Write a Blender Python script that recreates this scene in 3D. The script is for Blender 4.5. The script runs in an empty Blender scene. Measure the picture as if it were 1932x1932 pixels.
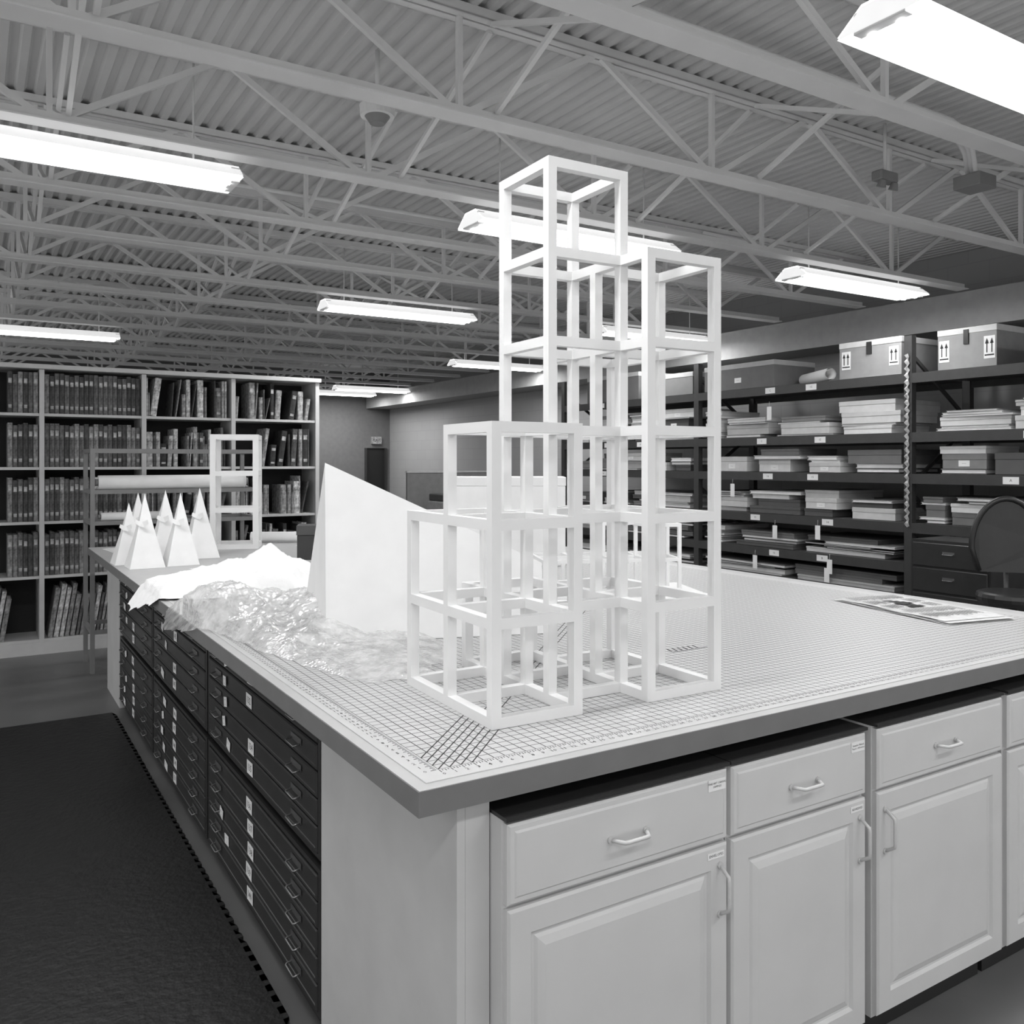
import bpy, bmesh, math, random
from mathutils import Vector, Matrix, noise
random.seed(7)
S = bpy.context.scene
COL = S.collection
S.view_settings.view_transform = 'Standard'
S.view_settings.look = 'None'

# ------------------------------------------------------------ materials
_m = {}
def mat(name, g, rough=0.6, metal=0.0, var=0.06, scale=12.0, bump=0.0, bscale=60.0, emit=0.0):
    if name in _m: return _m[name]
    m = bpy.data.materials.new(name); m.use_nodes = True
    nt = m.node_tree; b = nt.nodes['Principled BSDF']
    b.inputs['Roughness'].default_value = rough
    b.inputs['Metallic'].default_value = metal
    tc = nt.nodes.new('ShaderNodeTexCoord')
    n = nt.nodes.new('ShaderNodeTexNoise'); n.inputs['Scale'].default_value = scale
    n.inputs['Detail'].default_value = 4
    r = nt.nodes.new('ShaderNodeValToRGB')
    lo = max(0, g*(1-var)); hi = min(1, g*(1+var))
    r.color_ramp.elements[0].position = .3; r.color_ramp.elements[0].color = (lo, lo, lo, 1)
    r.color_ramp.elements[1].position = .7; r.color_ramp.elements[1].color = (hi, hi, hi, 1)
    nt.links.new(tc.outputs['Object'], n.inputs['Vector'])
    nt.links.new(n.outputs['Fac'], r.inputs['Fac'])
    nt.links.new(r.outputs['Color'], b.inputs['Base Color'])
    if bump:
        n2 = nt.nodes.new('ShaderNodeTexNoise'); n2.inputs['Scale'].default_value = bscale
        bp = nt.nodes.new('ShaderNodeBump'); bp.inputs['Strength'].default_value = bump
        bp.inputs['Distance'].default_value = .01
        nt.links.new(tc.outputs['Object'], n2.inputs['Vector'])
        nt.links.new(n2.outputs['Fac'], bp.inputs['Height'])
        nt.links.new(bp.outputs['Normal'], b.inputs['Normal'])
    if emit:
        b.inputs['Emission Color'].default_value = (1, 1, 1, 1)
        b.inputs['Emission Strength'].default_value = emit
    _m[name] = m
    return m

def block_mat(name, g, gm):
    m = mat(name, g, .8)
    nt = m.node_tree; b = nt.nodes['Principled BSDF']
    tc = nt.nodes.new('ShaderNodeTexCoord')
    sep = nt.nodes.new('ShaderNodeSeparateXYZ'); add = nt.nodes.new('ShaderNodeMath')
    cmb = nt.nodes.new('ShaderNodeCombineXYZ')
    nt.links.new(tc.outputs['Object'], sep.inputs[0])
    nt.links.new(sep.outputs['X'], add.inputs[0]); nt.links.new(sep.outputs['Y'], add.inputs[1])
    nt.links.new(add.outputs[0], cmb.inputs['X']); nt.links.new(sep.outputs['Z'], cmb.inputs['Y'])
    br = nt.nodes.new('ShaderNodeTexBrick')
    br.inputs['Scale'].default_value = 1
    br.inputs['Brick Width'].default_value = .4; br.inputs['Row Height'].default_value = .2
    br.inputs['Mortar Size'].default_value = .005
    br.inputs['Color1'].default_value = (g, g, g, 1)
    br.inputs['Color2'].default_value = (g*.96, g*.96, g*.96, 1)
    br.inputs['Mortar'].default_value = (gm, gm, gm, 1)
    nt.links.new(cmb.outputs[0], br.inputs['Vector'])
    nt.links.new(br.outputs['Color'], b.inputs['Base Color'])
    return m

def grid_mat(name, g, gl, p):
    m = mat(name, g, .45)
    nt = m.node_tree; b = nt.nodes['Principled BSDF']
    tc = nt.nodes.new('ShaderNodeTexCoord'); sep = nt.nodes.new('ShaderNodeSeparateXYZ')
    nt.links.new(tc.outputs['Object'], sep.inputs[0])
    def line(axis, pitch, w):
        d = nt.nodes.new('ShaderNodeMath'); d.operation = 'DIVIDE'; d.inputs[1].default_value = pitch
        nt.links.new(sep.outputs[axis], d.inputs[0])
        a = nt.nodes.new('ShaderNodeMath'); a.operation = 'ADD'; a.inputs[1].default_value = .5
        nt.links.new(d.outputs[0], a.inputs[0])
        f = nt.nodes.new('ShaderNodeMath'); f.operation = 'FRACT'; nt.links.new(a.outputs[0], f.inputs[0])
        s = nt.nodes.new('ShaderNodeMath'); s.operation = 'SUBTRACT'; s.inputs[1].default_value = .5
        nt.links.new(f.outputs[0], s.inputs[0])
        ab = nt.nodes.new('ShaderNodeMath'); ab.operation = 'ABSOLUTE'; nt.links.new(s.outputs[0], ab.inputs[0])
        l = nt.nodes.new('ShaderNodeMath'); l.operation = 'LESS_THAN'; l.inputs[1].default_value = w/pitch/2
        nt.links.new(ab.outputs[0], l.inputs[0])
        return l
    a = line('X', p, .0026); c = line('Y', p, .0026)
    mx = nt.nodes.new('ShaderNodeMath'); mx.operation = 'MAXIMUM'
    nt.links.new(a.outputs[0], mx.inputs[0]); nt.links.new(c.outputs[0], mx.inputs[1])
    mix = nt.nodes.new('ShaderNodeMix'); mix.data_type = 'RGBA'
    mix.inputs[6].default_value = (g, g, g, 1); mix.inputs[7].default_value = (gl, gl, gl, 1)
    nt.links.new(mx.outputs[0], mix.inputs[0]); nt.links.new(mix.outputs[2], b.inputs['Base Color'])
    return m

M_white = mat('white_lacquer', .81, .45, var=.015)
M_paper = mat('white_paper', .84, .8, var=.03, bump=.15, bscale=8)
M_tiss = mat('tissue', .90, .7, var=.02, bump=.3, bscale=40)
M_cab = mat('painted_cabinet', .60, .45, var=.03, scale=5)
M_ply = mat('pale_laminate', .56, .6, var=.05, scale=6)
M_edge = mat('grey_edge_band', .17, .55, var=.05)
M_top = mat('worktop_laminate', .50, .5, var=.03)
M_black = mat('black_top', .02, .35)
M_dark = mat('dark_enamel', .028, .38, var=.1)
M_dark2 = mat('dark_enamel_drawer', .034, .35, var=.12)
M_chrome = mat('dull_chrome', .25, .35, metal=.8)
M_handle = mat('cabinet_pull', .55, .35, var=.02)
M_card = mat('white_card', .82, .7)
M_tag = mat('worn_tag', .34, .7, var=.5, scale=40)
M_ink = mat('ink', .03, .8)
M_inkg = mat('grey_ink', .04, .8)
M_mat = mat('mat_vinyl', .56, .5, var=.02)
M_grid = grid_mat('mat_printed_grid', .56, .06, .0254)
M_floor = mat('floor_concrete', .14, .4, var=.15, scale=2)
M_rub = mat('rubber_mat', .011, .5, var=.2, scale=20, bump=.4, bscale=38)
M_deck = mat('ceiling_deck_paint', .56, .6, var=.04, scale=2)
M_steel = mat('joist_paint', .70, .5, var=.05, scale=3)
M_rack = mat('rack_steel', .04, .45, var=.1)
M_shelf = mat('rack_deck_board', .09, .6, var=.1)
M_bcase = mat('bookcase_cream', .55, .55, var=.03)
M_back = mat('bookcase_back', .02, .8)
M_wall = block_mat('painted_block_wall', .34, .30)
M_wallf = mat('plain_wall_paint', .15, .8)
M_soff = mat('soffit_paint', .32, .7)
M_tube = mat('lamp_tube_glow', .9, .5, emit=12)
M_fix = mat('fixture_enamel', .85, .4, emit=.6)
M_det = mat('detector_plastic', .75, .5)
M_fold = [mat('board_%d' % i, g, .75, var=.08) for i, g in enumerate((.07, .13, .2, .34, .48, .62, .04))]
M_pages = mat('page_block', .55, .8)
M_bk = [mat('cloth_%d' % i, g, .8, var=.6, scale=34) for i, g in enumerate((.03, .07, .13, .24, .36, .5))]
M_frame = mat('grey_rack_paint', .22, .5)

# ------------------------------------------------------------ mesh helpers
def bx(bm, x0, x1, y0, y1, z0, z1, mi=0):
    vs = [bm.verts.new(p) for p in ((x0,y0,z0),(x1,y0,z0),(x1,y1,z0),(x0,y1,z0),(x0,y0,z1),(x1,y0,z1),(x1,y1,z1),(x0,y1,z1))]
    for f in ((0,3,2,1),(4,5,6,7),(0,1,5,4),(1,2,6,5),(2,3,7,6),(3,0,4,7)):
        fc = bm.faces.new([vs[i] for i in f]); fc.material_index = mi
    return vs

def bar(bm, p, q, w, h=None, mi=0, up=Vector((0,0,1))):
    h = h or w
    p = Vector(p); q = Vector(q); d = (q-p).normalized()
    s = d.cross(up)
    if s.length < 1e-3: s = d.cross(Vector((1,0,0)))
    s.normalize(); u = s.cross(d)
    vs = []
    for c in (p, q):
        for a, b_ in ((-1,-1),(1,-1),(1,1),(-1,1)):
            vs.append(bm.verts.new(c + s*a*w/2 + u*b_*h/2))
    for f in ((0,1,2,3),(7,6,5,4),(0,4,5,1),(1,5,6,2),(2,6,7,3),(3,7,4,0)):
        fc = bm.faces.new([vs[i] for i in f]); fc.material_index = mi

def tube(bm, pts, r, seg=8, mi=0, cap=True):
    pts = [Vector(p) for p in pts]; rings = []
    prev = None
    for i, p in enumerate(pts):
        if i == 0: d = pts[1]-pts[0]
        elif i == len(pts)-1: d = pts[-1]-pts[-2]
        else: d = (pts[i+1]-pts[i]).normalized() + (pts[i]-pts[i-1]).normalized()
        d.normalize()
        if prev is None:
            a = Vector((0,0,1)) if abs(d.z) < .9 else Vector((1,0,0))
            s = d.cross(a).normalized()
        else:
            s = (prev - d*prev.dot(d)).normalized()
        prev = s; u = d.cross(s)
        rings.append([bm.verts.new(p + (s*math.cos(t)+u*math.sin(t))*r) for t in [2*math.pi*k/seg for k in range(seg)]])
    for a, b_ in zip(rings, rings[1:]):
        for k in range(seg):
            f = bm.faces.new((a[k], a[(k+1)%seg], b_[(k+1)%seg], b_[k])); f.smooth = True; f.material_index = mi
    if cap:
        f = bm.faces.new(rings[0][::-1]); f.material_index = mi
        f = bm.faces.new(rings[-1]); f.material_index = mi

def fin(bm, name, mats):
    bmesh.ops.recalc_face_normals(bm, faces=bm.faces)
    me = bpy.data.meshes.new(name); bm.to_mesh(me); bm.free()
    for m in (mats if isinstance(mats, (list, tuple)) else [mats]): me.materials.append(m)
    return me

def mk(name, me, parent=None, loc=(0,0,0), rot=(0,0,0), bevel=0, **props):
    o = bpy.data.objects.new(name, me); COL.objects.link(o)
    o.location = loc; o.rotation_euler = rot
    if parent: o.parent = parent
    if bevel:
        b = o.modifiers.new('bevel', 'BEVEL'); b.width = bevel; b.segments = 2; b.limit_method = 'ANGLE'
    for k, v in props.items(): o[k] = v
    return o

def boxmesh(name, x0,x1,y0,y1,z0,z1, m):
    bm = bmesh.new(); bx(bm, x0,x1,y0,y1,z0,z1); return fin(bm, name, m)

def thing(name, label, category, loc=(0,0,0), rot=(0,0,0), **kw):
    return mk(name, None, None, loc, rot, label=label, category=category, **kw)

def rings_front(w, h, rings, name, m):
    """panel facing -Y, origin lower left"""
    bm = bmesh.new(); prev = None
    for ins, dep in rings:
        r = [bm.verts.new(p) for p in ((ins,-dep,ins),(w-ins,-dep,ins),(w-ins,-dep,h-ins),(ins,-dep,h-ins))]
        if prev:
            for k in range(4): bm.faces.new((prev[k], prev[(k+1)%4], r[(k+1)%4], r[k]))
        else: bm.faces.new(r[::-1])
        prev = r
    bm.faces.new(prev)
    return fin(bm, name, m)

_tc = {}
def textmesh(s, size):
    key = (s, size)
    if key in _tc: return _tc[key]
    c = bpy.data.curves.new('t', 'FONT'); c.body = s; c.size = size; c.resolution_u = 1
    c.align_x = 'CENTER'; c.align_y = 'CENTER'
    o = bpy.data.objects.new('t', c); COL.objects.link(o)
    bpy.context.view_layer.update()
    dg = bpy.context.evaluated_depsgraph_get()
    me = bpy.data.meshes.new_from_object(o.evaluated_get(dg))
    bpy.data.objects.remove(o); bpy.data.curves.remove(c)
    _tc[key] = me
    return me

def add_text(bm, s, size, M, mi):
    n0 = len(bm.faces); nv = len(bm.verts)
    bm.from_mesh(textmesh(s, size))
    bm.verts.ensure_lookup_table(); bm.faces.ensure_lookup_table()
    for v in bm.verts[nv:]: v.co = M @ v.co
    for f in bm.faces[n0:]: f.material_index = mi

def card(name, w, h, lines, size, m=None):
    """card facing -Y centred at origin with text"""
    bm = bmesh.new(); bx(bm, -w/2, w/2, -.0012, 0, -h/2, h/2, 0)
    n = len(lines)
    for i, s in enumerate(lines):
        z = (n-1)/2*size*1.15 - i*size*1.15
        M = Matrix.Translation((0, -.0016, z)) @ Matrix.Rotation(math.pi/2, 4, 'X')
        add_text(bm, s, size, M, 1)
    me = bpy.data.meshes.new(name); bm.to_mesh(me); bm.free()
    me.materials.append(m or M_card); me.materials.append(M_ink)
    return me

# ------------------------------------------------------------ camera
YAW = math.atan2(.528, .849)
cam = bpy.data.cameras.new('camera'); co = bpy.data.objects.new('camera', cam); COL.objects.link(co)
co.location = (-.689, -1.429, 1.55); co.rotation_euler = (math.pi/2, 0, -YAW)
cam.lens = 36*1638/1932; cam.sensor_width = 36; cam.shift_y = -94/1932; cam.clip_start = .02
S.camera = co

# ------------------------------------------------------------ room
ZD = 3.52
def struct(name, me, **k): return mk(name, me, kind='structure', **k)
struct('floor', boxmesh('floor', -4, 7.4, -4, 16.6, -.1, 0, M_floor))
bm = bmesh.new()
# corrugated deck, ribs along Y
x = -4.0; prof = []; RP = .09
while x < 7.4:
    prof += [(x, ZD), (x+.034, ZD), (x+.048, ZD+.022), (x+.076, ZD+.022)]; x += RP
a = [bm.verts.new((px, -4, pz)) for px, pz in prof]; b = [bm.verts.new((px, 16.6, pz)) for px, pz in prof]
for i in range(len(prof)-1): bm.faces.new((a[i], a[i+1], b[i+1], b[i]))
a2 = [bm.verts.new((-4, -4, ZD+.1)), bm.verts.new((7.4, -4, ZD+.1)), bm.verts.new((7.4, 16.6, ZD+.1)), bm.verts.new((-4, 16.6, ZD+.1))]
bm.faces.new(a2)
struct('ceiling', fin(bm, 'ceiling', M_deck))
struct('wall_right', boxmesh('wall_right', 7.2, 7.4, -4, 16.4, 0, ZD, M_wall))
DX0, DX1, DZ = 6.60, 7.12, 1.86
bm = bmesh.new(); bx(bm, -4, DX0, 16.4, 16.6, 0, ZD); bx(bm, DX1, 7.4, 16.4, 16.6, 0, ZD); bx(bm, DX0, DX1, 16.4, 16.6, DZ, ZD)
struct('wall_far', fin(bm, 'wall_far', M_wallf))
bm = bmesh.new(); bx(bm, DX0, DX1, 16.45, 16.5, 0, DZ); bx(bm, DX0, DX0+.04, 16.36, 16.45, 0, DZ, 1); bx(bm, DX1-.04, DX1, 16.36, 16.45, 0, DZ, 1)
tube(bm, [(DX0+.1,16.43,1),(DX0+.1,16.38,1),(DX0+.21,16.38,1)], .012, mi=1)
struct('door_1', fin(bm, 'door_1', [mat('door_dark', .015, .5), M_rack]))
struct('trim_1', boxmesh('trim_1', 6.62, 7.19, -4, 16.35, 2.72, 3.03, M_soff))
struct('baseboard_right', boxmesh('baseboard_right', 7.18, 7.2, -4, 16.4, 0, .1, M_rack))
ex = thing('exit_sign', 'small pale exit sign box above the dark door', 'sign', (6.86, 16.36, 2.03))
bm = bmesh.new(); bx(bm, -.11,.11,-.04,.04,-.08,.08,0)
add_text(bm, 'EXIT', .09, Matrix.Translation((0,-.042,0)) @ Matrix.Rotation(math.pi/2,4,'X'), 1)
mk('sign_face', fin(bm,'sign_face',[M_tag,M_ink]), ex)

# ------------------------------------------------------------ joists
XL, XR, ZB = -2.6, 6.6, 3.04
bm = bmesh.new(); bx(bm, XL, XR, -.05, -.006, ZD-.045, ZD-.038); bx(bm, XL, XR, .006, .05, ZD-.045, ZD-.038)
bx(bm, XL, XR, -.05, -.043, ZD-.045, ZD-.001); bx(bm, XL, XR, .043, .05, ZD-.045, ZD-.001); bx(bm, XL, XR, -.042,.042, ZD-.008, ZD-.002)
top_me = fin(bm, 'top_chord', M_steel)
bm = bmesh.new(); bx(bm, XL, XR, -.055, .055, ZB, ZB+.007); bx(bm, XL, XR, -.016, -.009, ZB+.0071, ZB+.05); bx(bm, XL, XR, .009, .016, ZB+.0071, ZB+.05)
bot_me = fin(bm, 'bottom_chord', M_steel)
bm = bmesh.new(); P = 1.5; xx = -1.9
while xx < XR-.2:
    bar(bm, (xx, 0, ZB+.03), (xx, 0, ZD-.03), .024)
    if xx+P/2 < XR-.1:
        bar(bm, (xx+.04, 0, ZB+.03), (xx+P/2-.02, 0, ZD-.03), .022, .03)
    if xx+P < XR:
        bar(bm, (xx+P-.04, 0, ZB+.03), (xx+P/2+.02, 0, ZD-.03), .022, .03)
    xx += P
web_me = fin(bm, 'web', M_steel)
JY = [1.88+1.015*k for k in range(-2, 15) if 1.88+1.015*k < 16.2]
for y in JY:
    j = thing('ceiling_joist', 'pale painted open-web steel roof joist under the corrugated deck', 'roof joist', (0, y, 0), group='open-web roof joists')
    mk('top_chord', top_me, j); mk('bottom_chord', bot_me, j); mk('web', web_me, j)
# cross bridging
D = 1.015
bm = bmesh.new()
bar(bm, (0,.03,ZB+.05), (0,D-.03,ZD-.05), .022); bar(bm, (.0225,.03,ZD-.05), (.0225,D-.03,ZB+.05), .022)
br_me = fin(bm, 'joist_bridging', M_steel)
for y in JY[1:-3]:
    for x in (-.35, 1.25, 2.9, 4.5):
        mk('joist_bridging', br_me, loc=(x, y, 0), label='crossed thin steel bridging bars between two roof joists', category='bracing', group='bridging between roof joists')

# ------------------------------------------------------------ lights
L = 1.5
bm = bmesh.new()
pr = [(-.15,.0),(-.06,.07),(.06,.07),(.15,.0)]
for dz in (0, .008):
    for (y0,z0),(y1,z1) in zip(pr, pr[1:]):
        v = [bm.verts.new((xq, yq, zq+dz)) for xq, yq, zq in ((0,y0,z0),(L,y0,z0),(L,y1,z1),(0,y1,z1))]; bm.faces.new(v)
for xe in (0, L):
    bm.faces.new([bm.verts.new((xe, y, z)) for y, z in pr])
fix_me = fin(bm, 'reflector', M_fix)
cap_me = boxmesh('lamp_socket', -.02,.02,-.09,.09,-.008,.06, M_det)
bm = bmesh.new(); tube(bm, [(.04,0,0),(L-.04,0,0)], .022, 10); tub_me = fin(bm,'lamp_tube', M_tube)
bm = bmesh.new(); tube(bm, [(0,0,.08),(0,0,ZD-2.93)], .005, 5); rod_me = fin(bm,'hanger_rod', M_steel)
def light(x, y, pw=16, z=2.92):
    t = thing('fluorescent_light', 'fluorescent strip light with white reflector hung under the joists', 'ceiling light', (x, y, z), group='fluorescent strip lights')
    mk('reflector', fix_me, t)
    for e in (.022, L-.022): mk('lamp_socket', cap_me, t, (e,0,0))
    for e in (.2, L-.2): mk('hanger_rod', rod_me, t, (e,0,0))
    for dy in (-.05, .05): mk('lamp_tube', tub_me, t, (0, dy, .005))
    l = bpy.data.lights.new('strip_lamp', 'AREA'); l.shape = 'RECTANGLE'; l.size = L-.1; l.size_y = .22; l.energy = pw
    lo = bpy.data.objects.new('strip_lamp', l); COL.objects.link(lo); lo.parent = t; lo.location = (L/2, 0, -.025)
for x in (-1.08, 1.70, 4.7): light(x, .26)
for x in (-1.08, 1.75, 4.47): light(x, 2.95)
light(1.96, 6.02, 28); light(4.95, 5.9, 22)
light(-.79, 9.2, 60); light(5.05, 9.4, 32); light(4.9, 15.4, 30); light(5.1, 14.2, 25); light(-2.0, -1.9, 18); light(1.2, -1.9, 18); light(4.3,-1.9, 18)
w = bpy.data.worlds.new('world'); S.world = w; w.use_nodes = True
w.node_tree.nodes['Background'].inputs[0].default_value = (1,1,1,1)
w.node_tree.nodes['Background'].inputs[1].default_value = .90

# ceiling bits
t = thing('heat_detector', 'round white ceiling detector hung below the deck', 'smoke detector', (.95, 2.42, 3.22))
bm = bmesh.new()
bmesh.ops.create_cone(bm, cap_ends=True, segments=28, radius1=.08, radius2=.085, depth=.05)
mk('detector_body', fin(bm, 'detector_body', M_det), t)
bm = bmesh.new(); bmesh.ops.create_cone(bm, cap_ends=True, segments=24, radius1=.035, radius2=.06, depth=.035)
mk('sensor_cap', fin(bm,'sensor_cap', M_frame), t, (0,0,-.043))
bm = bmesh.new(); tube(bm, [(0,0,.025),(0,0,.29)], .012); mk('stem', fin(bm,'stem',M_steel), t)
cb = thing('conduit_bundle','thin painted metal conduits running together under the deck','conduit')
for k in range(3):
    y0 = 1.36+.05*k; zz = 3.44; xe = 3.9+.05*k
    bm = bmesh.new(); tube(bm, [(-2.5,y0,zz),(xe,y0,zz),(xe+.12,y0,zz-.03),(xe+.2,y0,zz-.1),(xe+.24,y0,zz-.24)], .014)
    mk('conduit', fin(bm,'conduit',M_steel), cb)
mk('pull_box', boxmesh('pull_box',4.13,4.30,1.33,1.49,3.12,3.195,M_frame), cb, bevel=.006)
bm = bmesh.new(); tube(bm, [(-2.5,4.45,3.40),(6.5,4.45,3.40)], .016)
mk('ceiling_pipe', fin(bm,'ceiling_pipe',M_steel), label='straight painted sprinkler pipe running between two roof joists', category='pipe')
t = thing('junction_box', 'small grey emergency lamp box hung between joists', 'junction box', (3.8, 1.70, 3.2))
bm = bmesh.new(); bx(bm,-.08,.08,-.035,.035,-.03,.03); mk('housing', fin(bm,'housing',M_frame), t, bevel=.01)
bm = bmesh.new(); tube(bm,[(0,0,.03),(0,0,.31)],.01); mk('stem', fin(bm,'stem',M_steel), t)
for sx in (-.055,.055):
    bm = bmesh.new(); bmesh.ops.create_cone(bm, cap_ends=True, segments=16, radius1=.028, radius2=.018, depth=.04); mk('lamp_head', fin(bm,'lamp_head',M_frame), t, (sx,-.02,-.05), (.3,0,0))

# ------------------------------------------------------------ worktop
wt = thing('worktop', 'long pale laminate worktop with grey edge band across the cabinets', 'table', (0,0,.95))
TX, TY, TT = 2.9, 5.32, .048
mk('top_surface', boxmesh('top_surface', .003, TX-.003, .003, TY-.003, -TT, 0, M_top), wt)
bm = bmesh.new(); bx(bm,0,TX,0,.003,-TT,-.0005); bx(bm,0,.003,.003,TY-.003,-TT,-.0005); bx(bm,TX-.003,TX,.003,TY-.003,-TT,-.0005); bx(bm,0,TX,TY-.003,TY,-TT,-.0005)
mk('edge_band', fin(bm,'edge_band',M_edge), wt)

# cutting mat
cm = thing('cutting_mat', 'large white cutting mat with printed grid and ruler numbers', 'cutting mat', (.03,.03,.9502))
MW, MH = 2.78, 2.75
bm = bmesh.new(); bx(bm,0,MW,0,MH,0,.002); mk('mat_sheet', fin(bm,'mat_sheet',M_mat), cm)
G0 = .0508; nx = int((MW-.1)/.0254); ny = int((MH-.1)/.0254)
bm = bmesh.new(); v=[bm.verts.new(p) for p in ((0,0,0),(nx*.0254,0,0),(nx*.0254,ny*.0254,0),(0,ny*.0254,0))]; bm.faces.new(v)
mk('printed_grid', fin(bm,'printed_grid',M_grid), cm, (G0,G0,.0023))
bm = bmesh.new()
for k in range(nx+1):
    for s in range(4):
        xq = G0+(k+s/4)*.0254; l = .012 if s==0 else (.008 if s==2 else .005)
        bx(bm, xq-.0006, xq+.0006, G0-.004-l, G0-.004, .0021, .0025)
for k in range(ny+1):
    for s in range(4):
        yq = G0+(k+s/4)*.0254; l = .012 if s==0 else (.008 if s==2 else .005)
        bx(bm, G0-.004-l, G0-.004, yq-.0006, yq+.0006, .0021, .0025)
mk('ruler_ticks', fin(bm,'ruler_ticks',M_inkg), cm)
bm = bmesh.new()
for k in range(0, nx+1): add_text(bm, str(k), .0155, Matrix.Translation((G0+k*.0254, G0-.027, .0025)), 0)
for k in range(0, ny+1): add_text(bm, str(k), .0155, Matrix.Translation((G0-.028, G0+k*.0254, .0025)), 0)
me = bpy.data.meshes.new('ruler_numbers'); bm.to_mesh(me); bm.free(); me.materials.append(M_inkg)
mk('ruler_numbers', me, cm)
bm = bmesh.new()
for o_ in (-.0762,-.0508,-.0254,.0,.0254,.0508,.0762):
    bar(bm, (G0+max(o_,0), G0+max(-o_,0), .0026), (G0+max(o_,0)+(.22 if abs(o_)>.03 else 1.5), G0+max(-o_,0)+(.22 if abs(o_)>.03 else 1.5), .0026), .0026, .0004)
mk('angle_lines', fin(bm,'angle_lines',M_inkg), cm)
bm = bmesh.new()
for q in range(6): bar(bm,(1.155+.022*q,.60,.0026),(1.165+.022*q,.635,.0026),.005,.0004)
bar(bm,(1.15,.592,.0026),(1.30,.592,.0026),.004,.0004)
mk('printed_mark', fin(bm,'printed_mark',M_ink), cm)

# ------------------------------------------------------------ lattice
def lattice(cells, c, tk, name, m=M_white):
    occ = set()
    for i, j, k0, h in cells:
        i2, j2 = int(round(i*2)), int(round(j*2))
        for k in range(k0, k0+h+1):
            k4 = 4*k
            for s in range(5):
                for e in (0, 4):
                    occ.add((2*i2+s, 2*j2+e, k4)); occ.add((2*i2+e, 2*j2+s, k4))
            if k < k0+h:
                for s in range(5):
                    for a_ in (0, 4):
                        for b_ in (0, 4): occ.add((2*i2+a_, 2*j2+b_, k4+s))
    hc = c/2
    def pos(n): return (n//2)*hc + (tk if n % 2 else 0)
    bm = bmesh.new(); vd = {}
    def V(a_, b_, c_):
        k = (a_, b_, c_)
        if k not in vd: vd[k] = bm.verts.new((pos(a_), pos(b_), pos(c_)))
        return vd[k]
    FC = {(-1,0,0):((0,0,0),(0,0,1),(0,1,1),(0,1,0)), (1,0,0):((1,0,0),(1,1,0),(1,1,1),(1,0,1)),
          (0,-1,0):((0,0,0),(1,0,0),(1,0,1),(0,0,1)), (0,1,0):((0,1,0),(0,1,1),(1,1,1),(1,1,0)),
          (0,0,-1):((0,0,0),(0,1,0),(1,1,0),(1,0,0)), (0,0,1):((0,0,1),(1,0,1),(1,1,1),(0,1,1))}
    for o in occ:
        for d, cs in FC.items():
            if (o[0]+d[0], o[1]+d[1], o[2]+d[2]) in occ: continue
            bm.faces.new([V(o[0]+q[0], o[1]+q[1], o[2]+q[2]) for q in cs])
    me = bpy.data.meshes.new(name); bm.to_mesh(me); bm.free(); me.materials.append(m)
    return me

C, T = .2215, .0245
mk('open_cube_lattice', lattice([(0,0,0,3),(0,1,0,2),(1,.5,0,6),(1,1.5,0,1),(2,0,0,5),(2,1,0,4)], C, T, 'open_cube_lattice'),
   loc=(.2926,.234,.9532), rot=(0,0,math.radians(-1.4)),
   label='tall white stepped open-cube lattice sculpture on the cutting mat', category='sculpture')
o = mk('small_lattice_tower', lattice([(0,0,0,3)], .252, .034, 'small_lattice_tower'), loc=(.69,4.70,.951), rot=(0,0,math.radians(-20)),
   label='small white three-cell open cube tower on the worktop', category='sculpture')
o.scale = (1.12,1.12,1)
cl = [(i,j,0,h) for i,j,h in ((0,0,1),(1,0,1),(2,0,1),(3,0,2),(0,1,1),(1,1,1),(2,1,2),(3,1,2))]
mk('low_lattice_model', lattice(cl, .152, .015, 'low_lattice_model'), loc=(1.39,1.66,.9610), rot=(0,0,math.radians(-22)),
   label='low white stepped grid model of small open cubes', category='sculpture')
mk('model_base_board', boxmesh('model_base_board', -.03,.76,-.06,.42,0,.007,M_white), loc=(1.39,1.66,.9533), rot=(0,0,math.radians(-22)), bevel=.002,
   label='thin white base board under the small grid model', category='board')

# ------------------------------------------------------------ big folded pyramid
bm = bmesh.new()
P1,P3,P4,P2,A_,R_ = [bm.verts.new(p) for p in ((.30,1.32,.954),(1.0,1.08,.954),(1.14,1.36,.954),(.41,1.88,.954),(.325,1.40,1.548),(1.02,1.12,1.195))]
for f in ((P1,P2,P4,P3),(P1,P3,R_,A_),(P3,P4,R_),(P4,A_,R_),(P4,P2,A_),(P2,P1,A_)): bm.faces.new(f)
bmesh.ops.triangulate(bm, faces=bm.faces)
mk('large_paper_pyramid', fin(bm,'large_paper_pyramid',mat('smooth_white_board',.84,.7,var=.02)),
   label='large leaning white pyramid with a sharp apex', category='sculpture')

# small pyramids
def pyr(s, h, tw):
    bm = bmesh.new()
    v = [bm.verts.new((s*.5*math.cos(a+tw)*1.41, s*.5*math.sin(a+tw)*1.41, 0)) for a in [math.pi/4+k*math.pi/2 for k in range(4)]]
    m = [bm.verts.new((q.co.x*.46+.004*math.sin(i*3), q.co.y*.46, h*.5)) for i,q in enumerate(v)]
    ap = bm.verts.new((0,0,h)); bm.faces.new(v[::-1])
    for i in range(4):
        bm.faces.new((v[i],v[(i+1)%4],m[(i+1)%4],m[i])); bm.faces.new((m[i],m[(i+1)%4],ap))
    return fin(bm,'pyramid_shell',M_paper)
bm = bmesh.new()
v=[bm.verts.new(p) for p in ((0,0,0),(.035,-.012,.014),(.042,-.018,-.01),(.016,-.01,-.03),(-.012,-.01,-.024),(-.034,-.018,-.006),(-.03,-.012,.012))]
for f in ((0,1,2,3),(0,3,4),(0,4,5,6)): bm.faces.new([v[i] for i in f])
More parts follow.
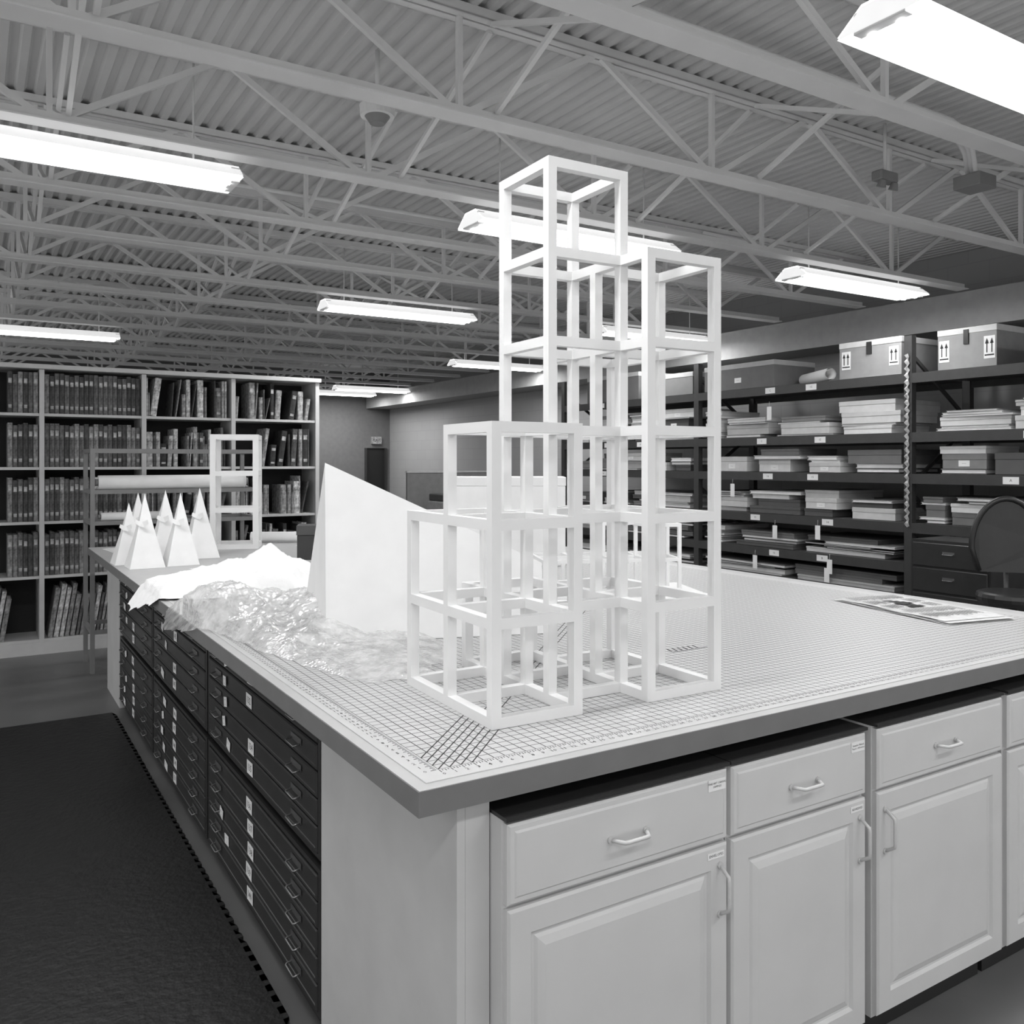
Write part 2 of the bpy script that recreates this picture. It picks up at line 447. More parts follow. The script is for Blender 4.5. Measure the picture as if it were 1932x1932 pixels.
tie_me = fin(bm,'tied_tab',M_paper)
for i,(x,y,s,h) in enumerate(((.19,4.40,.2,.41),(.15,3.90,.19,.42),(.31,4.17,.2,.43),(.35,3.93,.18,.42),(.53,4.26,.2,.44),(.10,4.14,.18,.36))):
    t = thing('paper_pyramid','small tall white paper pyramid with a sharp tip','paper model',(x,y,.951),group='white paper pyramids')
    mk('pyramid_shell', pyr(s,h,.02), t); mk('tied_tab', tie_me, t, (-.02,-.045,h*.62), (0,0,-YAW))

# ------------------------------------------------------------ crumpled wrap
def crumple(name, cx, cy, outline, hfun, freq, amp, m, seed, n=180, nr=100):
    bm = bmesh.new(); rows = []
    K = len(outline); pts = []
    for s in range(n):
        f = s/n*K; i0 = int(f); u = f-i0
        p0,p1,p2,p3 = [Vector(outline[(i0+q)%K]) for q in (-1,0,1,2)]
        pts.append(.5*((2*p1)+(p2-p0)*u+(2*p0-5*p1+4*p2-p3)*u*u+(3*p1-p0-3*p2+p3)*u**3))
    for r in range(nr+1):
        row = []
        for s in range(n):
            q = r/nr
            wob = 1+(.06*noise.noise(Vector((pts[s].x*8, pts[s].y*8, seed)))+.05*noise.noise(Vector((pts[s].x*26, pts[s].y*26, seed))))*q
            x = cx+(pts[s].x-cx)*q*wob; y = cy+(pts[s].y-cy)*q*wob
            H = hfun(x, y)
            cr = 0; am = 1; fr = freq
            for o_ in range(3):
                d = noise.voronoi(Vector((x*fr, y*fr, seed+o_*3)))[0]
                cr += am*(d[1]-d[0])*(-1) + am*.45*d[0]
                am *= .5; fr *= 2.15
            env = min(1, (1-q**4)*1.3)
            z = H*env*(.8+.9*noise.noise(Vector((x*4.5,y*4.5,seed+4)))) + amp*(.35+min(1.1,H/.06))*(cr+.75)*(env*.8+.2)
            z = max(z, .003)
            if x < .004: z = min(z, .006) - max(0,-x)*1.1
            row.append(bm.verts.new((x, y, z)))
            if r == 0: break
        rows.append(row)
    for s in range(n): bm.faces.new((rows[0][0], rows[1][s], rows[1][(s+1)%n]))
    for a, b_ in zip(rows[1:], rows[2:]):
        for s in range(n): bm.faces.new((a[s], b_[s], b_[(s+1)%n], a[(s+1)%n]))
    for f in bm.faces: f.smooth = True
    return fin(bm, name, m)
# bubble wrap material
mb = mat('bubble_plastic', 1.0, .15, var=.01)
nt = mb.node_tree; b = nt.nodes['Principled BSDF']; out = nt.nodes['Material Output']
b.inputs['Specular IOR Level'].default_value = 1.0
b.inputs['Coat Weight'].default_value = 1.0; b.inputs['Coat Roughness'].default_value = .05; b.inputs['Coat IOR'].default_value = 1.9
vo = nt.nodes.new('ShaderNodeTexVoronoi'); vo.inputs['Scale'].default_value = 90
tc = nt.nodes.new('ShaderNodeTexCoord'); bp = nt.nodes.new('ShaderNodeBump'); bp.inputs['Strength'].default_value = .35; bp.inputs['Distance'].default_value=.005; bp.invert = True
nt.links.new(tc.outputs['Object'], vo.inputs['Vector']); nt.links.new(vo.outputs['Distance'], bp.inputs['Height']); nt.links.new(bp.outputs['Normal'], b.inputs['Normal']); nt.links.new(bp.outputs['Normal'], b.inputs['Coat Normal'])
tl = nt.nodes.new('ShaderNodeBsdfTranslucent'); tl.inputs[0].default_value = (1,1,1,1)
m1 = nt.nodes.new('ShaderNodeMixShader'); m1.inputs[0].default_value = .35
nt.links.new(b.outputs[0], m1.inputs[1]); nt.links.new(tl.outputs[0], m1.inputs[2])
tr = nt.nodes.new('ShaderNodeBsdfTransparent'); mx = nt.nodes.new('ShaderNodeMixShader')
ns = nt.nodes.new('ShaderNodeTexNoise'); ns.inputs['Scale'].default_value = 18; ns.inputs['Detail'].default_value = 5
cr = nt.nodes.new('ShaderNodeMapRange'); cr.inputs[1].default_value=.40; cr.inputs[2].default_value=.60; cr.inputs[3].default_value=.35; cr.inputs[4].default_value=.80
nt.links.new(tc.outputs['Object'], ns.inputs['Vector']); nt.links.new(ns.outputs['Fac'], cr.inputs[0]); nt.links.new(cr.outputs[0], mx.inputs[0])
nt.links.new(tr.outputs[0], mx.inputs[1]); nt.links.new(m1.outputs[0], mx.inputs[2]); nt.links.new(mx.outputs[0], out.inputs[0])
def hw(x, y):
    f = min(1, max(0, (y-1.0)/.75)); return .014+.062*f*f*(3-2*f)
mk('bubble_wrap', crumple('bubble_wrap', .26,1.60,[(-.05,2.10),(.03,1.66),(.09,1.28),(.15,.98),(.22,.80),(.35,.78),(.54,.93),(.64,1.3),(.60,1.75),(.50,2.2),(.28,2.42),(.0,2.36)],hw,4.6,.030,mb,3.3), loc=(0,0,.953),
   label='crumpled shiny clear bubble wrap heaped around the pyramid', category='bubble wrap')
def ht(x, y): return .03+.085*math.exp(-((x-.55)**2+(y-2.75)**2)/.07)
mk('tissue_paper', crumple('tissue_paper', .40,2.74,[(-.05,3.0),(-.03,2.65),(.08,2.5),(.35,2.48),(.68,2.40),(.82,2.65),(.76,2.95),(.45,3.15),(.2,3.2)],ht,4.5,.038,M_tiss,8.1,n=130,nr=64), loc=(0,0,.9535),
   label='crumpled white packing tissue paper on the worktop', category='packing paper')

# ------------------------------------------------------------ board / boxes on table
t = thing('white_box','plain white tall carton box on the worktop','box',(1.62,3.02,.9525),(0,0,-YAW))
bm = bmesh.new(); bx(bm,.003,.697,.003,.297,0,.46); mk('box_body', fin(bm,'box_body',M_paper), t, bevel=.004)
bm = bmesh.new(); bx(bm,0,.70,0,.3,.4605,.512); mk('box_lid', fin(bm,'box_lid',M_paper), t, bevel=.003)
t = thing('grey_box','small dark grey lidded box on the worktop','box',(.50,4.52,.951),(0,0,-.2))
mk('box_body', boxmesh('b',0,.11,0,.1,0,.1,M_fold[1]), t, bevel=.003); mk('box_lid', boxmesh('b',-.004,.114,-.004,.104,.101,.155,M_fold[2]), t, bevel=.003)
t = thing('dark_box','small dark box standing behind the white pyramid','box',(1.0,3.78,.951),(0,0,-.4))
mk('box_body', boxmesh('b',0,.22,0,.15,0,.15,M_fold[6]), t, bevel=.003); mk('box_lid', boxmesh('b',-.004,.224,-.004,.154,.151,.21,M_fold[0]), t, bevel=.003)
for i,(x,y,r,wd,hh) in enumerate(((.42,3.3,.2,.5,.38),(1.25,4.35,-.1,.5,.35),(.1,4.85,.1,.4,.3))):
    bm = bmesh.new()
    for k in range(3): 
        o=.012*k; bx(bm,o,wd+o,-o,hh-o,k*.002,k*.002+.0015)
    mk('paper_sheets', fin(bm,'paper_sheets',M_paper), loc=(x,y,.951), rot=(0,0,r), label='loose pale paper sheets lying flat on the worktop', category='paper', group='loose sheets on the worktop')
bm = bmesh.new(); tube(bm,[(0,0,.04),(.35,0,.04)],.038,18,cap=False); tube(bm,[(0,0,.04),(.35,0,.04)],.030,18,cap=False); mk('rolled_paper', fin(bm,'rolled_paper',M_paper), loc=(1.08,5.1,.953), rot=(0,0,-.5), label='short roll of pale paper lying on the worktop', category='paper roll')

# newspaper
t = thing('newspaper','folded printed newspaper lying on the cutting mat','newspaper',(2.47,1.03,.9531),(0,0,math.radians(-102)))
nn = 16
mn = mat('newsprint',.66,.8,var=.08,scale=30)
for layer,(w_,h_) in enumerate(((.62,.33),(.60,.32),(.55,.31))):
    bm = bmesh.new(); rows=[]
    for i in range(nn+1):
        xq = i/nn*w_ + layer*.02
        z = .0035*layer + .003*abs(math.sin(i/nn*math.pi*2+layer*1.3)) + .001
        rows.append([bm.verts.new((xq, yq*h_+layer*.006, z+.003*yq*abs(math.sin(i)))) for yq in (0,.5,1)])
    for a_,b_ in zip(rows,rows[1:]):
        for k in (0,1): bm.faces.new((a_[k],b_[k],b_[k+1],a_[k+1]))
    mk('page', fin(bm,'page',mn), t)
bm = bmesh.new(); random.seed(3)
for c_ in range(5):
    for r_ in range(22):
        if c_ in (1,2) and 6 < r_ < 17: continue
        bx(bm,.05+c_*.1,.05+c_*.1+.085*random.uniform(.7,1),.03+r_*.012,.03+r_*.012+.004,.0148,.0150)
for q in range(7): bx(bm,.16+.022*q,.175+.025*q,.12+.01*(q%3),.17+.012*(q%4),.0148,.0151)
mk('printed_columns', fin(bm,'printed_columns',M_inkg), t)

# ------------------------------------------------------------ base cabinets
t = thing('end_panel','pale laminate end panel closing the corner under the worktop','cabinet panel',(0,0,0))
mk('side_panel', boxmesh('s',.10,.118,.04,.80,0,.9015,M_ply), t)
mk('front_filler', boxmesh('s',.1185,.172,.04,.058,0,.9015,M_ply), t)
mk('end_panel', boxmesh('s',.10,.9,4.52,5.1,0,.9015,M_ply), label='pale laminate panel box closing the far end', category='cabinet panel')

dr_rings = [(0,0),(0,.013),(.005,.018),(.014,.018),(.018,.021)]
do_rings = [(0,0),(0,.013),(.005,.018),(.052,.018),(.058,.010),(.064,.010),(.070,.014),(.086,.019)]
def pull(l, vertical):
    pts=[]; 
    for k in range(13):
        u = k/12; a_ = -l/2+l*u; dep = .03*min(1, math.sin(math.pi*u)*1.9)
        pts.append((0,-dep,a_) if vertical else (a_,-dep,0))
    bm = bmesh.new(); tube(bm, pts, .0045, 8)
    for s in (-1,1):
        p = (0,0,s*l/2) if vertical else (s*l/2,0,0)
        tube(bm,[(p[0],.001,p[2]),(p[0],-.005,p[2])],.008,8)
    return fin(bm,'handle',M_handle)
pH, pV = pull(.095, False), pull(.11, True)
def wcab(x0, x1, dl, dol, side):
    w_ = x1-x0
    t = thing('base_cabinet','white painted base cabinet, drawer over a raised-panel door','cabinet',(x0,0,0),group='white base cabinets')
    mk('body', boxmesh('body',0,w_-.002,.0,.56,.1,.862,M_cab), t)
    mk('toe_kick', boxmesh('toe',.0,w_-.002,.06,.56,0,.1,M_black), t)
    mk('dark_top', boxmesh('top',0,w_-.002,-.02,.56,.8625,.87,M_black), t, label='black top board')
    d = mk('drawer', rings_front(w_-.012,.157,dr_rings,'drawer',M_cab), t, (.005,0,.699))
    mk('handle', pH, d, ((w_-.012)/2,-.021,.075))
    if dl: mk('label_card', card('label_card',.052,.026,dl,.0066), d, (w_-.05,-.0215,.13), label='white label with handwriting')
    d = mk('door', rings_front(w_-.012,.58,do_rings,'door',M_cab), t, (.005,0,.11))
    hx = w_-.038 if side else .028
    mk('handle', pV, d, (hx,-.018,.48))
    if dol: mk('label_card', card('label_card',.05,.015,dol,.0085), d, (w_-.05,-.0185,.56), label='white label with printed word')
wcab(.175,.771,['FINE ART CANVAS','SAMPLES'],['ENVELOPES'],True)
wcab(.773,1.265,['Samples, Matted','Papers, Adhesives'],['ADHESIVES'],True)
wcab(1.302,1.90,None,None,False)
wcab(1.92,2.5,None,None,True)

# flat files
hb = bmesh.new()
tube(hb, [(-.038,0,0),(-.038,-.016,-.004),(-.034,-.02,-.006),(.034,-.02,-.006),(.038,-.016,-.004),(.038,0,0)], .0028, 6)
bx(hb,-.045,.045,-.002,0,-.004,.014)
fh_me = fin(hb,'handle',M_chrome)
random.seed(9)
def ffile(ymax, w_, z0, nd, ph, group, first):
    t = thing('flat_file_cabinet','dark enamel flat file cabinet, chrome pulls, white number cards','flat file cabinet',(.10,ymax,z0),(0,0,-math.pi/2),group=group)
    H = nd*ph+.03
    bm = bmesh.new(); bx(bm,0,w_-.004,.012,.75,0,H); bx(bm,0,.02,0,.012,0,H); bx(bm,w_-.024,w_-.004,0,.012,0,H); bx(bm,.02,w_-.024,0,.012,H-.014,H); bx(bm,.02,w_-.024,0,.012,0,.012)
    mk('body', fin(bm,'body',M_dark), t)
    dm = rings_front(w_-.05,ph-.006,[(0,0),(0,.008),(.003,.012),(.01,.012),(.012,.010)],'drawer',M_dark2)
    for k in range(nd):
        d = mk('drawer', dm, t, (.023,.008,.014+k*ph))
        for hx in (.16, w_-.22): mk('handle', fh_me, d, (hx,-.012,ph*.5), label='chrome drawer pull')
        n_ = first+nd-1-k
        if not (k == 2 and first % 2): mk('number_card', card('number_card',.066,.044,[str(n_)],.032), d, (w_*.46+random.uniform(-.014,.014),-.0125,ph*.5+random.uniform(-.004,.004)), (0,random.uniform(-.06,.06),0), label='white card with printed number')
        if random.random()<.6: mk('paper_tag', card('paper_tag',random.uniform(.035,.07),.035,['~ ~','~'],.014), d, (.2+random.uniform(0,.14),-.0125-.004*random.random(),ph*.45), (0,random.uniform(-.3,.3),0), label='small white paper tag')
for i,(y0,y1) in enumerate(((.802,2.1),(2.12,3.31),(3.33,4.5))):
    ffile(y1, y1-y0, .06, 5, .074, 'flat files in the lower row', 136+i*10)
    ffile(y1, y1-y0, .485, 5, .074, 'flat files in the upper row', 131+i*10)
    mk('cabinet_plinth', boxmesh('pl',.13,.86,y0+.01,y1-.01,0,.0595,M_black), label='black plinth under a flat file cabinet', category='plinth', group='plinths under the flat files')
    mk('filler_board', boxmesh('fb',.12,.86,y0+.01,y1-.01,.886,.9015,M_dark), label='dark filler board between flat file and worktop', category='board', group='filler boards on the flat files')

# rubber mat
bm = bmesh.new(); pts=[(-1.5,-1.0),(.04,-1.0)]
y=-1.0
while y < 4.3:
    pts += [(.04,y+.02),(.058,y+.022),(.058,y+.045),(.04,y+.047)]; y += .06
pts += [(.04,4.4),(-1.5,4.4)]
top=[bm.verts.new((x,y,.012)) for x,y in pts]; bot=[bm.verts.new((x,y,.001)) for x,y in pts]
f=bm.faces.new(top)
for i in range(len(pts)): bm.faces.new((bot[i],bot[(i+1)%len(pts)],top[(i+1)%len(pts)],top[i]))
bmesh.ops.triangulate(bm, faces=[f])
mk('rubber_floor_mat', fin(bm,'rubber_floor_mat',M_rub), label='black interlocking rubber anti-fatigue mat on the floor', category='floor mat')

# ------------------------------------------------------------ bookcase
BY = 6.53; BZ = 2.34
XB = [-1.75,-.98,-.21,.56,1.31,2.09]
bc = thing('bookcase','long cream bookcase filled with bound volumes','bookcase',(0,BY,0))
for x in XB: mk('upright_panel', boxmesh('u',x-.018,x+.018,0,.42,0,BZ-.04,M_bcase), bc)
SZ = [.12,.63,1.07,1.51,1.945]
for i in range(5):
    for z in SZ: mk('shelf', boxmesh('s',XB[i]+.019,XB[i+1]-.019,.01,.41,z-.022,z,M_bcase), bc)
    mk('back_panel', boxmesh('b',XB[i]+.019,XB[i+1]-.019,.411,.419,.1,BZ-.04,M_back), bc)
mk('top_board', boxmesh('t',XB[0]-.03,XB[-1]+.03,-.03,.44,BZ-.038,BZ,M_bcase), bc, bevel=.004)
mk('base_plinth', boxmesh('t',XB[0],XB[-1],-.012,-.001,0,.1,M_bcase), bc)
_bk = {}
def bookmesh(w_,h_,d_,ci,band):
    k=(round(w_,3),round(h_,3),ci,band)
    if k in _bk: return _bk[k]
    bm = bmesh.new(); c_=.003
    bx(bm,0,c_,.004,d_,0,h_,0); bx(bm,w_-c_,w_,.004,d_,0,h_,0)
    bx(bm,c_,w_-c_,.006,d_-.006,.004,h_-.006,1)
    r=[]
    for q in range(5):
        a_=math.pi*q/4; r.append((w_/2-w_/2*math.cos(a_), .004-.006*math.sin(a_)))
    for (x0,y0),(x1,y1) in zip(r,r[1:]):
        v=[bm.verts.new(p) for p in ((x0,y0,0),(x1,y1,0),(x1,y1,h_),(x0,y0,h_))]; bm.faces.new(v)
    if band:
        bx(bm,w_*.15,w_*.85,-.0035,-.001,h_*.72,h_*.84,2); bx(bm,w_*.15,w_*.85,-.0035,-.001,h_*.12,h_*.2,2)
    _bk[k]=fin(bm,'book',[M_bk[ci],M_pages,M_bk[4]])
    return _bk[k]
random.seed(11)
for bi in range(1,5):
    for si,z in enumerate(SZ):
        x = XB[bi]+.022; xe = XB[bi+1]-.022
        if bi==4 and si==0: continue
        if bi<=2 and si==0:
            x += .02
            while x < XB[bi]+.5:
                wd=random.choice((.02,.03,.035)); hh=random.choice((.34,.4,.43)); lean=math.radians(9)
                mk('portfolio_book', bookmesh(wd,hh,.28,random.choice((2,3,4,5)),False), loc=(x,BY+.03,z+.001+wd*math.sin(lean)), rot=(0,lean,0),
                   label='large grey portfolio leaning on a bookcase shelf', category='book', group='portfolios on the bookcase')
                x += wd/math.cos(lean)+.008
            continue
        if bi<=2:
            if bi==1: x = XB[2]-.022-.0362*6
            while x+.036 < xe:
                me = bookmesh(.034,{1:.35,4:.33}.get(si,.355)-random.choice((0,0,.012,.02)),.3,random.choice((1,2,2,3,1,2)),random.random()<.8)
                mk('bound_volume', me, loc=(x,BY+.03+random.uniform(0,.012),z+.0005), label='dark mottled bound volume with pale spine labels', category='book', group='volumes on one shelf of the bookcase')
                x += .0362
        else:
            while x+.02 < xe:
                if random.random()<.10: x += random.uniform(.04,.14); continue
                wd = random.choice((.010,.014,.024,.034,.05)); hh = random.choice((.2,.27,.3,.33,.35)); lean = 0
                if random.random()<.3: lean = math.radians(random.choice((4,8,12)))
                if si==4: hh=min(hh,.33)
                if x+wd+math.sin(lean)*hh > xe: break
                me = bookmesh(wd,hh,.28,random.choice((0,1,2,3,5,5,4,3)),wd>.03)
                mk('portfolio_book', me, loc=(x,BY+.02+random.uniform(0,.03),z+.001+wd*math.sin(lean)), rot=(0,lean,0),
                   label='grey bound portfolio '+('leaning' if lean else 'upright')+' on a bookcase shelf', category='book', group='portfolios on the bookcase')
                x += wd/math.cos(lean)+math.sin(lean)*hh+.003

# roll rack
rr = thing('roll_rack','grey metal frame rack holding long paper rolls','rack',(.0,5.6,0))
for x in (.06,1.26):
    for y in (0,.45): mk('post', boxmesh('p',x-.015,x+.015,y-.015,y+.015,0,1.65,M_frame), rr)
for z in (1.635,1.33,1.10,.3):
    bm=bmesh.new(); bx(bm,.075,1.245,-.012,.012,z-.015,z+.015); bx(bm,.075,1.245,.438,.462,z-.015,z+.015)
    for x in (.06,1.26): bx(bm,x-.012,x+.012,.015,.435,z-.015,z+.015)
    mk('cross_rail', fin(bm,'cross_rail',M_frame), rr)
for y,z,r,x0,x1 in ((5.62,1.4,.052,.1,1.17),(5.80,1.39,.045,.1,1.2),(5.62,1.147,.03,.12,.60)):
    bm=bmesh.new(); tube(bm,[(x0,0,0),(x1,0,0)],r,20); tube(bm,[(x0-.02,0,0),(x0,0,0)],r*.5,12,1); tube(bm,[(x1,0,0),(x1+.02,0,0)],r*.5,12,1)
    mk('paper_roll', fin(bm,'paper_roll',[M_paper,M_fold[2]]), loc=(0,y,z), label='long white paper roll lying across the grey rack', category='paper roll', group='paper rolls on the rack')

# ------------------------------------------------------------ storage racks on the right
RX, RD = 5.9, .9
YS = [.5,2.95,5.43,7.9]
LV = [.16,.45,.718,1.05,1.457,1.80,2.29]
rk = thing('storage_rack','long dark steel storage racking loaded with flat boxes','shelving',(RX,0,0))
random.seed(5)
for y in YS:
    for x in (0, RD-.06): mk('upright', boxmesh('u',x,x+.06,y-.035,y+.035,0,2.6,M_rack), rk)
    for k in range(4):
        bm=bmesh.new(); z=.2+k*.58
        bar(bm,(.06,y,z),(RD-.06,y,z+.5),.02,.03) if k%2==0 else bar(bm,(RD-.06,y,z),(.06,y,z+.5),.02,.03)
        mk('side_brace', fin(bm,'side_brace',M_rack), rk)
for y0,y1 in zip(YS,YS[1:]):
    for z in LV:
        for xa in (0, RD-.04): mk('shelf_beam', boxmesh('b',xa,xa+.04,y0+.036,y1-.036,z-.085,z-.004,M_rack), rk)
        mk('shelf_deck', boxmesh('d',.041,RD-.041,y0+.036,y1-.036,z-.03,z-.004,M_shelf), rk)
    for z in LV[1:]:
        for fy in (.35,.62):
            mk('shelf_label', card('shelf_label',.12,.055,[random.choice(('14','15','16','A','B','C'))],.03), rk, (-.001, y0+(y1-y0)*(fy+random.uniform(-.05,.05)), z-.045), (0,0,-math.pi/2))
bm=bmesh.new(); z=2.45; s=1; seq=[]
while z>1.0:
    seq.append((z,s)); z-=.028; s=-s
L1=[bm.verts.new((-.006-.010*(i%2),2.95+.010*s_-.014+.004*math.sin(i*2.1),z_)) for i,(z_,s_) in enumerate(seq)]
L2=[bm.verts.new((-.004-.012*((i+1)%2),2.95+.010*s_+.016,z_-.012)) for i,(z_,s_) in enumerate(seq)]
for i in range(len(seq)-1): bm.faces.new((L1[i],L1[i+1],L2[i+1],L2[i]))
mk('tag_strip', fin(bm,'tag_strip',M_tag), rk, label='strip of small pale tags hanging down the upright')

def abox(y0, w_, z, h_, d_, g, x=RX+.02, arrows=False, lab=None, mlid=None, rz=0):
    t = thing('archival_box', lab or ('%s flat archival box with lid on the rack' % ('pale' if g>.3 else 'grey')), 'box', (x, y0+w_, z), (0,0,-math.pi/2+rz), group='boxes on the storage rack')
    m = mat('box_board_%d' % int(g*100), g, .75, var=.06)
    m2 = mlid or mat('box_lid_%d' % int(g*90), g*.9, .75, var=.06)
    hl = h_-min(.05,h_*.4)
    mk('box_body', boxmesh('b',.004,w_-.004,.004,d_-.004,0,hl-.0005,m), t)
    bm=bmesh.new(); bx(bm,0,w_,0,d_,hl,h_); mk('box_lid', fin(bm,'box_lid',m2), t, bevel=.003)
    if arrows:
        for cx in (w_*.12,w_*.88):
            bm=bmesh.new(); bx(bm,-.045,.045,.001,.003,h_*.25,h_*.75,0)
            for q in (-.02,.02):
                bx(bm,q-.004,q+.004,-.001,.001,h_*.38,h_*.6,1)
                v=[bm.verts.new(p) for p in ((q-.015,-.001,h_*.58),(q+.015,-.001,h_*.58),(q,-.001,h_*.7))]; f_=bm.faces.new(v); f_.material_index=1
            bx(bm,-.038,.038,-.001,.001,h_*.31,h_*.34,1)
            mk('arrow_label', fin(bm,'arrow_label',[M_card,M_ink]), t, (cx,0,0), label='white label with two upward arrows')
        mk('strap_buckle', boxmesh('k',w_*.46,w_*.54,-.008,.003,h_*.62,h_*.95,M_black), t)
    elif w_>.3 and h_>.08 and random.random()<.5:
        mk('label_card', card('label_card',.09,min(.05,h_*.4),['~~~'],.02), t, (w_*.5,.003,h_*.35))
    return t
def fold(y0, w_, z, h_, d_, ci, rz=0):
    bm=bmesh.new(); bx(bm,0,w_,0,d_,0,h_*.18); bx(bm,.006,w_-.012,.008,d_-.01,h_*.18,h_*.82,1); bx(bm,0,w_,0,d_,h_*.82,h_)
    mk('portfolio_folder', fin(bm,'portfolio_folder',[M_fold[ci],M_paper]), loc=(RX+.03+random.uniform(0,.04), y0+w_, z), rot=(0,0,-math.pi/2+rz),
       label='flat %s portfolio folder stacked on the storage rack' % ('pale' if ci in (3,4,5) else 'dark'), category='folder', group='folders stacked on the storage rack')
random.seed(31)
def fill(y0,y1,z,style,hmax):
    y = y0+.06
    while y < y1-.3:
        w_ = random.uniform(.3,.6) if style=='box' else (random.uniform(.38,.75) if style=='mix' else random.uniform(.9,1.25))
        if y+w_ > y1-.07: w_ = y1-.07-y
        if w_ < .22: break
        zz = z; htot = hmax*random.uniform(.55,1)
        tall = style=='box' and random.random()<.35
        while True:
            if tall: h_=htot*.95
            elif style=='box': h_=random.choice((.04,.06,.09,.12,.02))
            elif style=='mix': h_=random.choice((.015,.02,.03,.045,.07,.1))
            else: h_=random.choice((.014,.02,.03,.045))
            if zz+h_ > z+htot: break
            iw = w_*random.uniform(.66,1); off=(w_-iw)*random.random(); rz=random.uniform(-.04,.04)
            if h_>=.045: abox(y+off,iw,zz,h_,random.uniform(.5,.7),random.choice((.10,.16,.22,.45,.6,.7)),x=RX+.03+random.uniform(0,.05),rz=rz)
            else: fold(y+off,iw,zz,h_,random.uniform(.55,.7),random.choice((0,1,2,3,4,5,5,6)),rz)
            zz += h_+.0005
        y += w_+random.uniform(.01,.06)
for bi,(y0,y1) in enumerate(zip(YS,YS[1:])):
    fill(y0+.03,y1,1.80,'mix',.37); fill(y0+.03,y1,1.457,'box',.25); fill(y0+.03,y1,1.05,'mix',.29)
    fill(y0+.03,y1,.718,'flat',.22); fill(y0+.03,y1,.45,'flat',.17)
abox(3.02,.62,2.2905,.32,.6,.30,arrows=True,lab='large grey shipping box with white arrow labels on the rack',mlid=mat('pale_lid',.6,.7))
abox(2.38,.5,2.2905,.36,.5,.28,arrows=True,x=RX+.3,lab='large grey shipping box with arrow labels on the rack',mlid=mat('pale_lid',.6,.7))
abox(1.3,.7,2.2905,.25,.6,.30,arrows=True,lab='grey shipping box with arrow labels on the rack')
abox(4.38,.95,2.2905,.26,.6,.14,lab='dark grey long crate with pale edges on the rack',mlid=mat('pale_lid2',.4,.7))
abox(5.5,.75,2.2905,.24,.6,.16,lab='dark grey crate with pale edges on the rack',mlid=mat('pale_lid2',.4,.7))
abox(6.4,1.0,2.2905,.32,.6,.12,lab='dark crate on top of the rack',mlid=mat('pale_lid2',.4,.7))
bm=bmesh.new(); tube(bm,[(0,0,.06),(.0,.6,.06)],.055,20,cap=False); tube(bm,[(0,0,.06),(.0,.6,.06)],.046,20,cap=False)
mk('cardboard_tube', fin(bm,'cardboard_tube',M_paper), loc=(RX+.03,3.74,2.2915), rot=(0,0,-.5), label='pale cardboard mailing tube lying on the rack', category='tube')
bm=bmesh.new(); bx(bm,-.0012,0,-.028,.028,-.13,0); tube(bm,[(0,0,0),(.003,0,.05)],.0012,5)
tg=fin(bm,'hanging_tag',M_card)
for y,z in ((4.42,2.12),(4.35,.97),(3.75,.62),(3.72,.70),(4.6,.66),(3.85,1.0),(5.2,2.2),(6.0,1.7),(4.9,1.36)):
    mk('hanging_tag', tg, loc=(RX-.006,y,z-.03), label='small white paper tag hanging from a rack beam', category='tag', group='tags hanging from the rack')

# dark drawer unit by the rack
t = thing('drawer_unit','dark plastic drawer unit on the floor before the rack','drawer unit',(5.25,1.9,0),(0,0,-math.pi/2))
mk('body', boxmesh('b',-.6,0,.012,.45,0,.98,M_dark), t)
for k in range(5):
    d=mk('drawer', rings_front(.56,.17,[(0,0),(0,.01),(.004,.014)],'drawer',M_dark2), t, (-.58,.012,.05+k*.185))
    mk('handle', fh_me, d, (.28,-.014,.1))

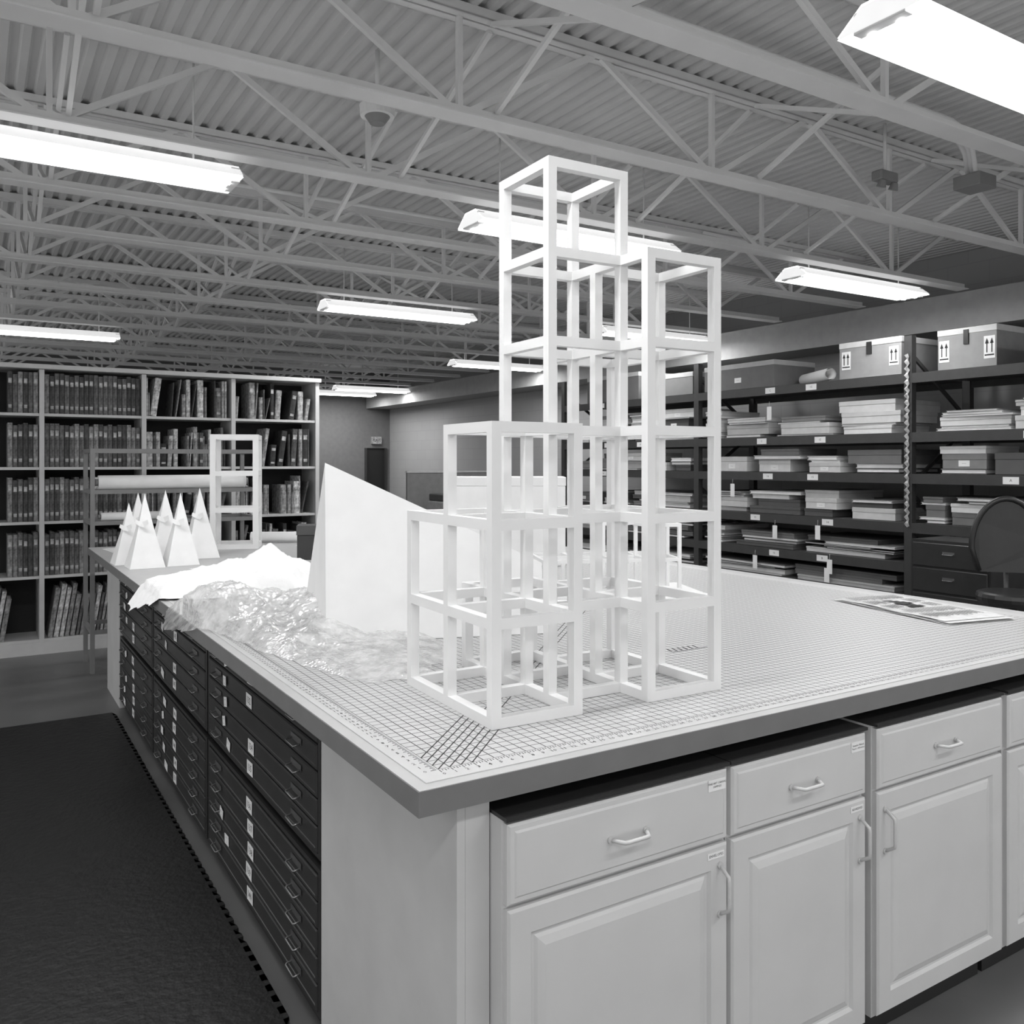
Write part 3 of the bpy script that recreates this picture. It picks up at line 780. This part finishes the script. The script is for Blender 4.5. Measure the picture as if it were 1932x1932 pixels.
# office chair
ch = thing('office_chair','black high office stool with curved backrest on castors','chair',(4.70,1.45,0),(0,0,-.9))
bm=bmesh.new(); bmesh.ops.create_cone(bm,cap_ends=True,segments=28,radius1=.2,radius2=.21,depth=.08); mk('seat', fin(bm,'seat',M_black), ch,(0,0,.72),bevel=.03)
bm=bmesh.new(); hoop=[]
for i in range(17):
    a_=math.pi*i/16; hoop.append((.2*math.cos(a_), .2, 1.0+.32*math.sin(a_)))
hoop=[(.16,.19,.86)]+hoop+[(-.16,.19,.86)]
tube(bm,hoop,.018,8)
mk('backrest', fin(bm,'backrest',M_black), ch)
bm=bmesh.new(); v=[bm.verts.new((p[0]*.95,p[1],p[2]-.005)) for p in hoop]; bm.faces.new(v)
mk('backrest_web', fin(bm,'backrest_web',M_dark), ch)
bm=bmesh.new(); tube(bm,[(0,.1,.66),(0,.22,.7),(0,.225,.9)],.015); mk('back_support', fin(bm,'back_support',M_rack), ch)
bm=bmesh.new(); tube(bm,[(0,0,.08),(0,0,.68)],.025)
mk('post', fin(bm,'post',M_rack), ch)
for k in range(5):
    a_=k*2*math.pi/5; bm=bmesh.new(); bar(bm,(0,0,.09),(.28*math.cos(a_),.28*math.sin(a_),.07),.04,.03); mk('leg', fin(bm,'leg',M_black), ch)
    bm=bmesh.new(); tube(bm,[(.28*math.cos(a_)-.015,.28*math.sin(a_),.028),(.28*math.cos(a_)+.015,.28*math.sin(a_),.028)],.028,12); mk('caster', fin(bm,'caster',M_black), ch)

# far desk and copier
t = thing('office_partition','low grey office partition by the block wall','partition',(5.2,11.2,0))
mk('panel', boxmesh('p',0,1.7,0,.05,.05,1.38,M_fold[2]), t); mk('top_rail', boxmesh('p',-.01,1.71,-.01,.06,1.38,1.41,M_fold[4]), t)
mk('foot', boxmesh('p',0,.06,-.2,.25,0,.05,M_rack), t); mk('foot', boxmesh('p',1.64,1.7,-.2,.25,0,.05,M_rack), t)
t = thing('photocopier','pale office photocopier with dark paper trays','copier',(5.35,10.2,0))
mk('body', boxmesh('p',0,.6,0,.6,0,.95,M_fold[3]), t, bevel=.02)
for k in range(3): mk('paper_tray', boxmesh('p',.03,.57,-.015,-.001,.12+k*.22,.3+k*.22,M_fold[1]), t)
mk('scanner_lid', boxmesh('p',.02,.58,.02,.58,.951,1.06,M_fold[0]), t, bevel=.02)
t = thing('work_desk','dark desk with a hutch by the block wall','desk',(5.7,8.7,0))
mk('desk_top', boxmesh('p',0,1.3,0,.8,.72,.76,M_fold[1]), t); mk('hutch', boxmesh('p',0.05,1.25,.5,.8,.761,1.3,M_fold[0]), t)
for x in (0,1.24): mk('leg', boxmesh('p',x,x+.06,.02,.78,0,.72,M_rack), t)
